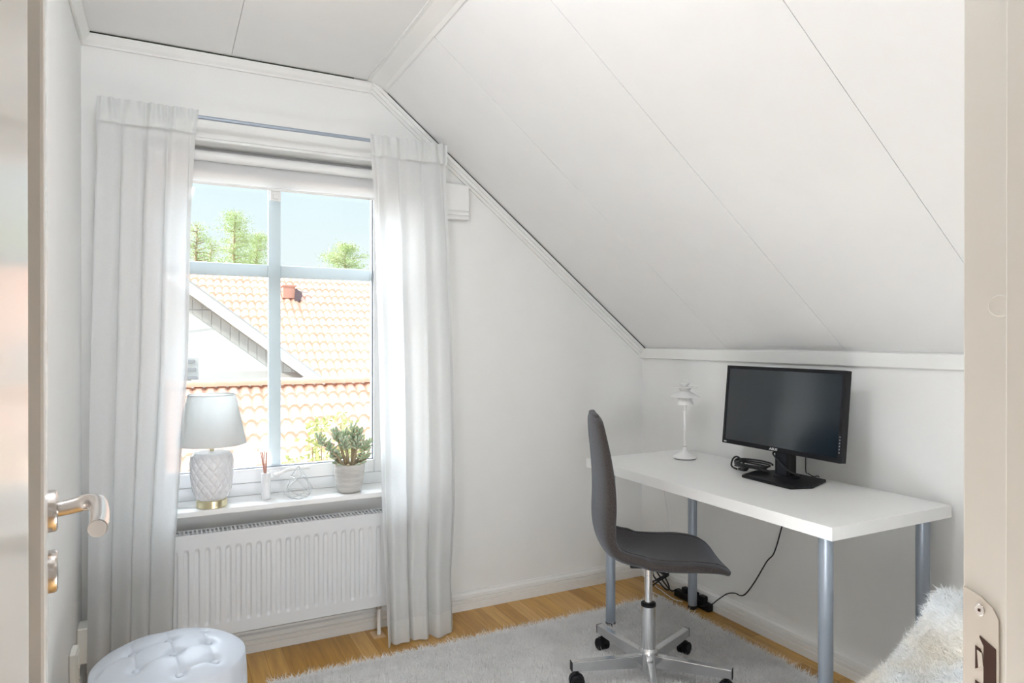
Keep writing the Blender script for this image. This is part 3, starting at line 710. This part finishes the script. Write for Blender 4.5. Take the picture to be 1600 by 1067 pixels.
for i, (x, z, hw_, th) in enumerate(sm):
    a = sm[max(i-1, 0)]; c = sm[min(i+1, N-1)]; tx, tz = c[0]-a[0], c[1]-a[1]; l = math.hypot(tx, tz); tx /= l; tz /= l
    nx_, nz_ = -tz*-1, tx*-1                   # normal to the sitting side: forward for back, up for seat
    nx_, nz_ = (-tz, tx)
    if (nx_*1+nz_*1) < 0: nx_, nz_ = -nx_, -nz_
    ring = []
    m_ = 40
    curl = .022 if z > .56 else .012
    if .48 < z <= .56 and x < -.05: curl = .022
    for k in range(m_):
        an = 2*PI*k/m_; cx_ = math.cos(an); sy2 = math.sin(an)
        yy = hw_*math.copysign(abs(cx_)**.45, cx_); tt = th/2*math.copysign(abs(sy2)**.6, sy2)
        off = tt+curl*(abs(yy)/max(hw_, .01))**2.2*(hw_/.2)
        ring.append((x+nx_*off, yy, z+nz_*off))
    rows.append(ring)
v = [p for r_ in rows for p in r_]; f = []
for j in range(N-1):
    for k in range(m_): k2 = (k+1) % m_; f.append((j*m_+k, j*m_+k2, (j+1)*m_+k2, (j+1)*m_+k))
def capring(ring, base_idx, dx, dz, flip):
    global v, f
    cxm = sum(p[0] for p in ring)/m_; czm = sum(p[2] for p in ring)/m_
    prev = base_idx
    for s_, o_ in ((.93, .6), (.75, .9), (.4, 1.0)):
        st_ = len(v)
        for p in ring: v.append((cxm+(p[0]-cxm)*s_+dx*o_, p[1]*s_, czm+(p[2]-czm)*s_+dz*o_))
        for k in range(m_): k2 = (k+1) % m_; f.append((prev+k, prev+k2, st_+k2, st_+k))
        prev = st_
    f.append(tuple(prev+k for k in range(m_)))
capring(rows[0], 0, -.004, .012, False); capring(rows[-1], (N-1)*m_, .012, -.005, True)
b.add(v, f); b.build('seat_shell', 'fabric', ch, smooth=0, subd=1)
# piping seam along both edges
for s_ in (-1, 1):
    pth = [Vector((r_[6][0], s_*abs(r_[6][1]), r_[6][2])) for r_ in rows]
    MB().tube([p+Vector((0, s_*.0005, 0)) for p in pth], .0022, 6).build('seam_piping', 'fabric', ch, smooth=0)
MB().box(-.075, .075, -.06, .06, .452, .466).build('seat_plate', 'black', ch, bevel=.003)
MB().lathe([(.0145, .28), (.0145, .41), (.0165, .412), (.0165, .456)], 28).build('gas_lift', 'chrome', ch, smooth=40)
MB().lathe([(.0275, .296), (.0275, .306), (.023, .309), (.0150, .309)], 32).build('collar', 'black', ch, smooth=40)
MB().lathe([(.0255, .135), (.0255, .298)], 32).build('column', 'chrome', ch, smooth=40)
MB().lathe([(.028, .055), (.033, .060), (.034, .120), (.034, .132), (.028, .142), (.0255, .142)], 32).build('hub', 'chrome', ch, smooth=40)
for k in range(5):
    a = math.radians(21+29+72*k)
    arm = bpy.data.objects.new('base_arm', None)
    b = MB(); b.prism([(.028, .070), (.028, .118), (.298, .118), (.298, .085)], -.0125, .0125, 'y')
    arm = b.build('base_arm', 'chrome', ch, bevel=.002); arm.rotation_euler = (0, 0, a)
    MB().box(.298, .3005, -.0125, .0125, .085, .118).build('end_cap', 'black', arm)
    sw = random.uniform(-1, 1)
    cs = MB(); cs.tube([(.278, 0, .088), (.278, 0, .060)], .006, 10)
    for s_ in (-1, 1):
        cs.lathe([(.0001, -.009), (.021, -.009), (.0245, -.006), (.0245, .006), (.021, .009), (.0001, .009)], 24)
        n_ = len(cs.v); blk = 6*24
        cs.v[n_-blk:] = [(.278+p[0], s_*.013+p[2], .0245+.022+p[1]) for p in cs.v[n_-blk:]]
    # hood over the wheels
    hp_ = [(.0275*math.cos(t), .0275*math.sin(t)+.0465) for t in [PI*q/10 for q in range(-1, 10)]]
    cs.prism([(.278+p[0], p[1]) for p in hp_]+[(.268, .050)], -.006, .006, 'y')
    ca = cs.build('caster', 'black', arm, smooth=40)

# ------------------------------------------------------------------ rug (pile as many thin blades)
def blades(n, posf, ln, wd, lean, seed):
    r = np.random.default_rng(seed); P, Nn = posf(n, r); n = len(P)
    d = Nn+r.normal(size=(n, 3))*lean; d /= np.linalg.norm(d, axis=1)[:, None]
    side = np.cross(d, r.normal(size=(n, 3))); side /= np.linalg.norm(side, axis=1)[:, None]
    L_ = (ln*r.uniform(.55, 1.2, n))[:, None]; bend = r.normal(size=(n, 3))*.35*L_; bend[:, 2] -= .15*L_[:, 0]
    mid = P+d*L_*.55; tip = P+d*L_+bend
    w_ = wd*.5
    v = np.stack([P-side*w_, P+side*w_, mid+side*w_*.9, mid-side*w_*.9, tip], 1).reshape(-1, 3)
    return v, n
def furmesh(name, base_v, base_f, v, n, m, parent=None):
    o = len(base_v); idx = o+5*np.arange(n)[:, None]
    q = (idx+np.array([0, 1, 2, 3])).tolist(); t = (idx+np.array([3, 2, 4])).tolist()
    me = bpy.data.meshes.new(name); me.from_pydata(list(base_v)+v.tolist(), [], list(base_f)+q+t); me.materials.append(M[m]); me.update()
    ob = bpy.data.objects.new(name, me); C.objects.link(ob)
    if parent: ob.parent = parent
    return ob
RX0, RX1, RY0, RY1 = -1.985, -.150, -1.78, -.325
rug = thing('shag_rug', (0, 0, 0), 'fluffy ivory shag rug under the desk and swivel chair', 'rug')
MB().box(RX0, RX1, RY0, RY1, .0005, .010).build('backing', 'rug', rug)
def rp(n, r):
    x = r.uniform(RX0, RX1, n); y = r.uniform(RY0, RY1, n)
    N_ = np.zeros((n, 3)); N_[:, 2] = 1
    N_[:, 0] += np.where(x < RX0+.02, -.8, 0)+np.where(x > RX1-.02, .8, 0); N_[:, 1] += np.where(y > RY1-.02, .8, 0)
    N_[:, 0] += .25*np.sin(x*9+y*5); N_[:, 1] += .25*np.cos(x*6-y*8)
    return np.stack([x, y, np.full(n, .008)], 1), N_
v, n = blades(150000, rp, .026, .0022, .38, 2)
pile = furmesh('pile', [], [], v, n, 'rug', rug); pile['kind'] = 'stuff'

# fluffy throw heaped at the lower right
th = thing('fur_throw', (0, 0, 0), 'fluffy white throw with beige patches heaped at the lower right, before the desk', 'throw')
# heap height field over the floor, long axis toward the right wall
TX0, TX1, TY0, TY1 = -1.24, -.42, -2.30, -1.85
def hz(x, y):
    u_ = (x-TX0)/(TX1-TX0); w_ = (y-TY0)/(TY1-TY0)
    # along camera-right direction
    s_ = (x+.80)*.89-(y+2.05)*.456
    h = float(np.interp(s_, [-.5, -.25, -.097, .032, .112, .153, .193, .3, .45], [.36, .425, .445, .485, .545, .605, .635, .65, .65]))
    edge = min(1, max(0, min(u_, 1-u_, w_, 1-w_)/.14)); edge = math.sqrt(max(0, 1-(1-edge)**2))
    return (h+.022*noise.noise(Vector((x*7, y*7, 2))))*(.55+.45*edge)
def tgrid():
    v = []; f = []; a_, c_ = 60, 44
    for j in range(c_+1):
        for i in range(a_+1):
            x = TX0+(TX1-TX0)*i/a_; y = TY0+(TY1-TY0)*j/c_; v.append((x, y, hz(x, y)))
    for j in range(c_):
        for i in range(a_): q = j*(a_+1)+i; f.append((q, q+1, q+a_+2, q+a_+1))
    per = [j*(a_+1) for j in range(c_, -1, -1)]+[i for i in range(1, a_+1)]+[j*(a_+1)+a_ for j in range(1, c_+1)]+[c_*(a_+1)+i for i in range(a_-1, 0, -1)]
    o = len(v)
    for q in per: v.append((v[q][0], v[q][1], .002))
    n_ = len(per)
    for k in range(n_): k2 = (k+1) % n_; f.append((per[k], per[k2], o+k2, o+k))
    f.append(tuple(range(o, o+n_)))
    return v, f, per
gv, gf, per = tgrid()
b = MB(); b.add(gv, gf); b.build('throw_body', 'fur', th, smooth=0)
def tp(n, r):
    n1 = int(n*.75); x = r.uniform(TX0, TX1, n1); y = r.uniform(TY0, TY1, n1)
    P_ = np.zeros((n1, 3)); N_ = np.zeros((n1, 3))
    for i in range(n1):
        h = hz(x[i], y[i]); P_[i] = (x[i], y[i], h); N_[i] = (-(hz(x[i]+.01, y[i])-h)/.01, -(hz(x[i], y[i]+.01)-h)/.01, 1)
    n2 = n-n1; k = r.uniform(0, 1, n2); side = r.integers(0, 4, n2); P2 = np.zeros((n2, 3)); N2 = np.zeros((n2, 3))
    for i in range(n2):
        if side[i] == 0: xx, yy, nn_ = TX0, TY0+(TY1-TY0)*k[i], (-1, 0, .2)
        elif side[i] == 1: xx, yy, nn_ = TX1, TY0+(TY1-TY0)*k[i], (1, 0, .2)
        elif side[i] == 2: xx, yy, nn_ = TX0+(TX1-TX0)*k[i], TY0, (0, -1, .2)
        else: xx, yy, nn_ = TX0+(TX1-TX0)*k[i], TY1, (0, 1, .2)
        P2[i] = (xx, yy, hz(xx, yy)*r.uniform(.02, 1)); N2[i] = nn_
    N_ = np.concatenate([N_, N2]); N_ /= np.linalg.norm(N_, axis=1)[:, None]
    return np.concatenate([P_, P2]), N_
v, n = blades(60000, tp, .020, .0016, .75, 5)
furmesh('fur', [], [], v, n, 'fur', th)['kind'] = 'stuff'

# ------------------------------------------------------------------ tufted pouf
pf = thing('pouf', (-2.308, -.858, 0), 'round white tufted leatherette pouf at the lower left', 'pouf')
R0 = .194
btn = []; idx_ = {}
for i in range(-4, 5):
    for j in range(-4, 5):
        x_, y_ = -.004+.012*i-.088*j, .048-.096*i-.040*j
        if math.hypot(x_, y_) < .186: idx_[(i, j)] = (x_, y_); btn.append((x_, y_))
folds_ = []
for (i, j), p_ in idx_.items():
    for d_ in ((1, 0), (0, 1)):
        q_ = idx_.get((i+d_[0], j+d_[1]))
        if q_: folds_.append((p_, q_))
def pz(x, y):
    r_ = math.hypot(x, y); z = .365+.072*math.sqrt(max(0, 1-(r_/(R0*1.06))**2.6))
    for bx, by in btn: z -= .011*math.exp(-((x-bx)**2+(y-by)**2)/(2*.013**2))
    dm = 1
    for (ax, ay), (cx_, cy_) in folds_:
        t = max(0, min(1, ((x-ax)*(cx_-ax)+(y-ay)*(cy_-ay))/((cx_-ax)**2+(cy_-ay)**2))); dm = min(dm, math.hypot(x-ax-t*(cx_-ax), y-ay-t*(cy_-ay)))
    z -= .0016*math.exp(-dm/.0025)+.0022*math.exp(-dm/.016)
    return z
b = MB(); v = [(0, 0, pz(0, 0))]; f = []; na, nrr = 220, 80
for j in range(1, nrr+1):
    r_ = R0*1.0*j/nrr
    for i in range(na):
        a = 2*PI*i/na; v.append((r_*math.cos(a), r_*math.sin(a), pz(r_*math.cos(a), r_*math.sin(a))))
for i in range(na): f.append((0, 1+i, 1+(i+1) % na))
for j in range(nrr-1):
    for i in range(na): k = (i+1) % na; f.append((1+j*na+i, 1+(j+1)*na+i, 1+(j+1)*na+k, 1+j*na+k))
prev = 1+(nrr-1)*na
for r_, z in ((1.02, .350), (1.03, .31), (1.03, .20), (1.02, .10), (1.0, .04)):
    st_ = len(v)
    for i in range(na):
        a = 2*PI*i/na; w_ = 1-.012*math.exp(-((a*12/(2*PI)+.2) % 1-.5)**2/.01) if z > .1 else 1
        v.append((R0*r_*w_*math.cos(a), R0*r_*w_*math.sin(a), z))
    for i in range(na): k = (i+1) % na; f.append((prev+i, st_+i, st_+k, prev+k))
    prev = st_
f.append(tuple(prev+i for i in range(na))); b.add(v, f); b.build('cushion', 'leather', pf, smooth=0)
for bx, by in btn:
    z = pz(bx, by); b = MB(); b.lathe([(.0118, 0), (.0118, .005), (.008, .0085), (.0001, .010)], 20, (bx, by, z-.002)); b.build('button', 'leather', pf, smooth=0)
for k in range(4):
    a = PI/4+PI/2*k; MB().lathe([(.015, 0), (.018, .042)], 16, (.13*math.cos(a), .13*math.sin(a), 0)).build('leg', 'black', pf)

# ------------------------------------------------------------------ added fill lights, all out of view (room and hall)
cl = thing('ceiling_fill_globe', (-2.25, -1.75, 2.30), 'added fill light globe close under the flat ceiling, out of view', 'fill light')
MB().lathe([(.105*math.sin(PI*k/24)+.0001, -.105*math.cos(PI*k/24)) for k in range(25)], 40, cap=False).build('globe', 'fillceil', cl, smooth=0)
MB().lathe([(.04, .098), (.05, .124)], 24).build('canopy', 'white', cl)
gl = thing('floor_fill_globe', (-1.72, -2.40, 0), 'added fill light globe standing just inside the door, out of view', 'floor lamp')
MB().lathe([(.0001, .012), (.07, .012), (.07, .03), (.03, .04), (.014, .06), (.014, .19), (.03, .20)], 32).build('base', 'white', gl, smooth=40)
MB().lathe([(.15*math.sin(PI*k/24)+.0001, .34-.15*math.cos(PI*k/24)) for k in range(25)], 40, cap=False).build('globe', 'fillfloor', gl, smooth=0)
hl = thing('hall_fill_dome', (-2.6, -3.75, ZC), 'added fill light dome in the hall, out of view', 'fill light')
MB().lathe([(.16, -.001), (.16, -.02)], 40).build('canopy', 'white', hl, smooth=40)
MB().lathe([(.15, -.02), (.14, -.05), (.10, -.08), (.0001, -.095)], 40).build('glass_dome', 'fillhall', hl, smooth=0)

# ------------------------------------------------------------------ outside
struct(MB().box(-120, 120, .6, 160, -2.8, -2.7).build('ground', 'grass'))
def tile_roof(name, parent, x0, x1, yr, zr, ang, rows_, L=.33, per_=.15, A_=.022, shift=0):
    v = []; f = []; c, s_ = math.cos(ang), math.sin(ang); step = per_/8; nx = int((x1-x0)/step)
    xs = [x0+i*step for i in range(nx+1)]
    wv = [A_*(math.sin(2*PI*(x-shift)/per_)+.35*math.cos(4*PI*(x-shift)/per_)) for x in xs]
    for r_ in range(rows_):
        for t, dz_ in ((0, -.012), (.5, .004), (1.0, .020), (1.0, -.014)):
            d = (r_+t)*L
            for i, x in enumerate(xs):
                h = wv[i]+dz_; v.append((x, yr-d*c-h*s_*0-0*s_, zr-d*s_+h))
    W_ = nx+1
    for j in range(rows_*4-1):
        for i in range(nx): a = j*W_+i; f.append((a, a+1, a+W_+1, a+W_))
    b = MB(); b.add(v, f); return b.build(name, 'tile', parent, smooth=50)
# nearer house: one roof slope with ridge tiles, walls below
nh = thing('near_house', (0, 0, 0), 'low neighbouring house with an orange tiled roof and ridge just beyond the window', 'house')
tile_roof('roof_tiles', nh, -6.5, 5.5, 7.45, .645, math.radians(27), 15)
b = MB()
for i in range(40):
    x = -6.5+i*.30; n_ = 10; pr = []
    for k in range(n_+1):
        a = PI*k/n_; pr.append((.115*math.cos(a), .085*math.sin(a)))
    r1 = 1.0; r2 = 1.10
    vv = [(x, 7.45+p[0]*r2, .625+p[1]*r2+.008) for p in pr]+[(x+.315, 7.45+p[0]*r1, .625+p[1]*r1) for p in pr]
    ff = [(k, k+1, n_+2+k, n_+1+k) for k in range(n_)]+[tuple(range(n_+1))]
    b.add(vv, ff)
rdg = b.build('ridge_tiles', 'tileridge', nh, smooth=40)
c27 = math.cos(math.radians(27)); s27 = math.sin(math.radians(27))
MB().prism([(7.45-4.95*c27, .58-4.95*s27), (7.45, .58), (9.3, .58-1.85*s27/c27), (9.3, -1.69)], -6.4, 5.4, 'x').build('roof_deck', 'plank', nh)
MB().box(-6.2, 5.2, 3.3, 9.2, -2.7, -1.70).build('wall', 'plaster', nh)
# farther house: main roof facing us, gable wing in front
fh = thing('far_house', (0, 0, 0), 'tall white gabled house with an orange tiled roof farther away', 'house')
for xa_, xb_, rw_ in ((-9, -.45, 11), (-.45, -.15, 12), (-.15, .15, 13), (.15, .45, 14)): tile_roof('roof_tiles', fh, xa_, xb_, 13.6, 2.93, math.radians(31), rw_)
tile_roof('roof_tiles', fh, .45, 10.05, 13.6, 2.93, math.radians(31), 14)
b = MB()
for i in range(64): b.tube([(-9+i*.3, 13.6, 2.92), (-8.69+i*.3, 13.6, 2.92)], .10, 10)
b.build('ridge_tiles', 'tileridge', fh, smooth=40)
ca, sa = math.cos(math.radians(31)), math.sin(math.radians(31))
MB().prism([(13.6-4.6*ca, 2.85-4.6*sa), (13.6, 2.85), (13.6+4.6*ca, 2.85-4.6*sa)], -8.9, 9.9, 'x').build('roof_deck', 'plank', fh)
MB().box(-8.7, 9.7, 10.1, 17.2, -2.7, .62).build('wall', 'plaster', fh)
# gable wing: rake descends to the right; plane y = 10.5 facing us
gy = 9.6
def rk(x): return .985-.776*(x-0.0)   # set below
from math import atan2
X1r, Z1r, X2r, Z2r = -1.95, 2.245, .47, .385     # outer rake edge points at y = gy (top and bottom as seen)
sl = (Z2r-Z1r)/(X2r-X1r); XA = -4.6
ZA = Z1r+sl*(XA-X1r); XE = .95; ZE = Z1r+sl*(XE-X1r)
MB().prism([(2*XA-XE, -2.7), (XE-.55, -2.7), (XE-.55, ZE+.3), (XA, ZA-.06), (2*XA-XE+.55, ZE+.3)], gy+.45, 12.2, 'y').build('gable_wall', 'plaster', fh)
def rakeboard(name, o0, o1, y0, y1, m, bev=0):
    ll = math.hypot(1, sl); px, pz_ = sl/ll, -1/ll     # perpendicular pointing down-left
    pts = [(XA, ZA), (XE, ZE)]
    q = [(XA, ZA+pz_*o0*ll), (XE, ZE+pz_*o0*ll), (XE, ZE+pz_*o1*ll), (XA, ZA+pz_*o1*ll)]
    return MB().prism(q, y0, y1, 'y').build(name, m, fh)
plabel(rakeboard('barge_board', .0, .21, gy-.03, gy, 'plaster'), 'wide white barge board along the gable')
b = MB()
for k in range(40):
    x0 = XA+k*.15; x1 = x0+.144
    if x1 > XE-.4: break
    z0 = ZA+sl*(x0-XA); z1 = ZA+sl*(x1-XA)
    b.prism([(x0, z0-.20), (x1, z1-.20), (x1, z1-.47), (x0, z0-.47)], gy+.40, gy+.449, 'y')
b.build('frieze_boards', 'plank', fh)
b = MB(); b.prism([(XA, ZA+.02), (XE, ZE+.02), (XE, ZE-.04), (XA, ZA-.04)], gy, 12.6, 'y'); b.prism([(XA, ZA+.02), (2*XA-XE, ZE+.02), (2*XA-XE, ZE-.04), (XA, ZA-.04)], gy-.05, 12.6, 'y')
b.build('wing_roof', 'tileridge', fh)
MB().prism([(XA, ZA+.028), (XE, ZE+.028), (XE, ZE-.006), (XA, ZA-.006)], gy-.045, gy+.03, 'y').build('edge_flashing', 'flash', fh)
MB().tube([(XA, gy-.02, 1.80), (-1.35, gy+.3, 1.80)], .012, 8).build('wall_rod', 'chimney', fh)
# flue on the near roof side
fl_ = thing('flue_cap', (-1.93, 9.0, .55), 'small grey louvred flue cap behind the curtain edge, above the near ridge', 'flue cap')
for k in range(3): MB().box(-.18, .06-.02*k, -.12, .12, .10+k*.13, .16+k*.13).build('louvre', 'chimney', fl_, bevel=.01)
MB().box(-.12, .08, -.08, .08, -.35, .45).build('pipe', 'plank', fl_)
# roof vent box on the far roof
vy = 12.45; vz = 2.93-.6009*(13.6-vy)
rv = thing('roof_vent', (.06, vy, vz), 'red roof vent box on the far tiled roof beside the mullion', 'roof vent')
MB().box(-.12, .13, -.16, .22, -.05, .20).build('housing', 'ventred', rv)
MB().box(-.15, .16, -.19, .24, .20, .235).build('cap', 'ventred', rv)
MB().prism([(.13, .16), (.26, .06), (.26, -.02), (.17, -.16), (.10, -.16)], -.26, -.02, 'y').build('hood', 'hood', rv)
MB().tube([(-.45, -.05, .10), (.42, -.05, .10)], .012, 8).build('snow_rod', 'chimney', rv)

# pines beyond the roofs
def bx_(px, y):
    t_ = math.tan(.4733+math.atan((px-800)/1056.16)); return -2.3179+(y+2.9635)*t_
def pine(name, label, x, y, base, top, crown_r, seed, nl=2600, flat=False):
    r = random.Random(seed); t = thing(name, (x, y, -2.7), label, 'tree', 'pines beyond the roofs')
    H_ = top+2.7; b = MB(); b.tube([(0, 0, 0), (.1, 0, H_*.5), (-.06, 0, H_*.8), (0, 0, H_*.97)], [.22, .16, .09, .03], 8)
    pos = []
    cb = H_-(base)
    nb = 26 if not flat else 18
    for k in range(nb):
        q = k/(nb-1); z = cb+(H_-cb)*q
        wr = crown_r*((1-q)**.6*.9+.18 if not flat else math.sqrt(max(.05, 1-(2*q-.7)**2)))*r.uniform(.65, 1.1)
        a = r.uniform(0, 2*PI); ex = (wr*math.cos(a), wr*math.sin(a), z+r.uniform(-.05, .35)*wr*.6)
        b.tube([(0, 0, z-.25*wr*.5), (ex[0]*.5, ex[1]*.5, (z+ex[2])/2-.04), ex], [.045, .03, .012], 5)
        for c_ in range(4):
            tt = .45+.55*c_/3; cx_, cy_, cz_ = ex[0]*tt+r.uniform(-.12, .12), ex[1]*tt+r.uniform(-.12, .12), z*(1-tt)+ex[2]*tt+.06
            for _ in range(nl//(nb*4)):
                rr = .30*crown_r**.5
                pos.append((cx_+r.gauss(0, rr), cy_+r.gauss(0, rr), cz_+r.gauss(0, rr*.38)))
    b.build('trunk', 'bark', t, smooth=0); cards(pos, .13, 'foliage', 'pine', t, aspect=.35, seed=seed)
    return t
for lab_, px_, y_, base_, pt_, cr_, sd_, nl_, fl_b in (
    ('tallest pine, standing left of the mullion above the roof', 367, 45, 3.6, 337, 1.3, 1, 6500, False),
    ('smaller pine just right of the tallest one, beside the mullion', 402, 50, 2.9, 369, 1.25, 2, 5000, False),
    ('lone flat-topped pine right of the mullion', 540, 45, 1.6, 386, 1.45, 3, 5600, True),
    ('sparse pine at the left edge of the window by the curtain', 308, 41, 2.2, 352, .9, 4, 1500, False),
    ('low pale pine crown between the left curtain and the tallest pine', 330, 55, 2.2, 378, 1.3, 6, 1500, False)):
    x_ = bx_(px_, y_); dep = (x_+2.3179)*math.sin(.4733)+(y_+2.9635)*math.cos(.4733)
    pine('pine_tree', lab_, x_, y_, base_, 1.2835+(531-pt_)/1056.16*dep, cr_, sd_, nl_, fl_b)

# spring bushes outside, in front of the near roof
def bush(label, x, y, top, rad_, seed, nst=26, nl=1500):
    r = random.Random(seed); t = thing('leafy_bush', (x, y, -2.7), label, 'bush', 'bushes outside the window'); H_ = top+2.7
    b = MB(); pos = []
    for k in range(nst):
        a = r.uniform(0, 2*PI); q = math.sqrt(r.uniform(0, 1)); hx, hy = rad_*q*math.cos(a), rad_*q*math.sin(a)*.6; hz_ = H_-.30*q*q-r.uniform(0, .42)
        b.tube([(hx*.15, hy*.15, 0), (hx*.5, hy*.5, H_*.45), (hx*.9, hy*.9, hz_*.85), (hx, hy, hz_)], [.02, .012, .006, .003], 5)
        for _ in range(nl//nst):
            d_ = abs(r.gauss(0, .26)); f_ = 1-d_/H_
            pos.append((hx*f_+r.gauss(0, .045), hy*f_+r.gauss(0, .045), hz_-d_))
    b.build('stems', 'twig', t, smooth=0); cards(pos, .050, 'leaves', 'leafy', t, aspect=.55, seed=seed)
bush('yellow-green bush behind the jade succulent, before the near roof', -1.18, 2.3, .74, .42, 1, 34, 3000)
bush('yellow-green bush seen past the ceramic lamp, before the near roof', -2.30, 2.3, .42, .28, 2, 20, 1300)
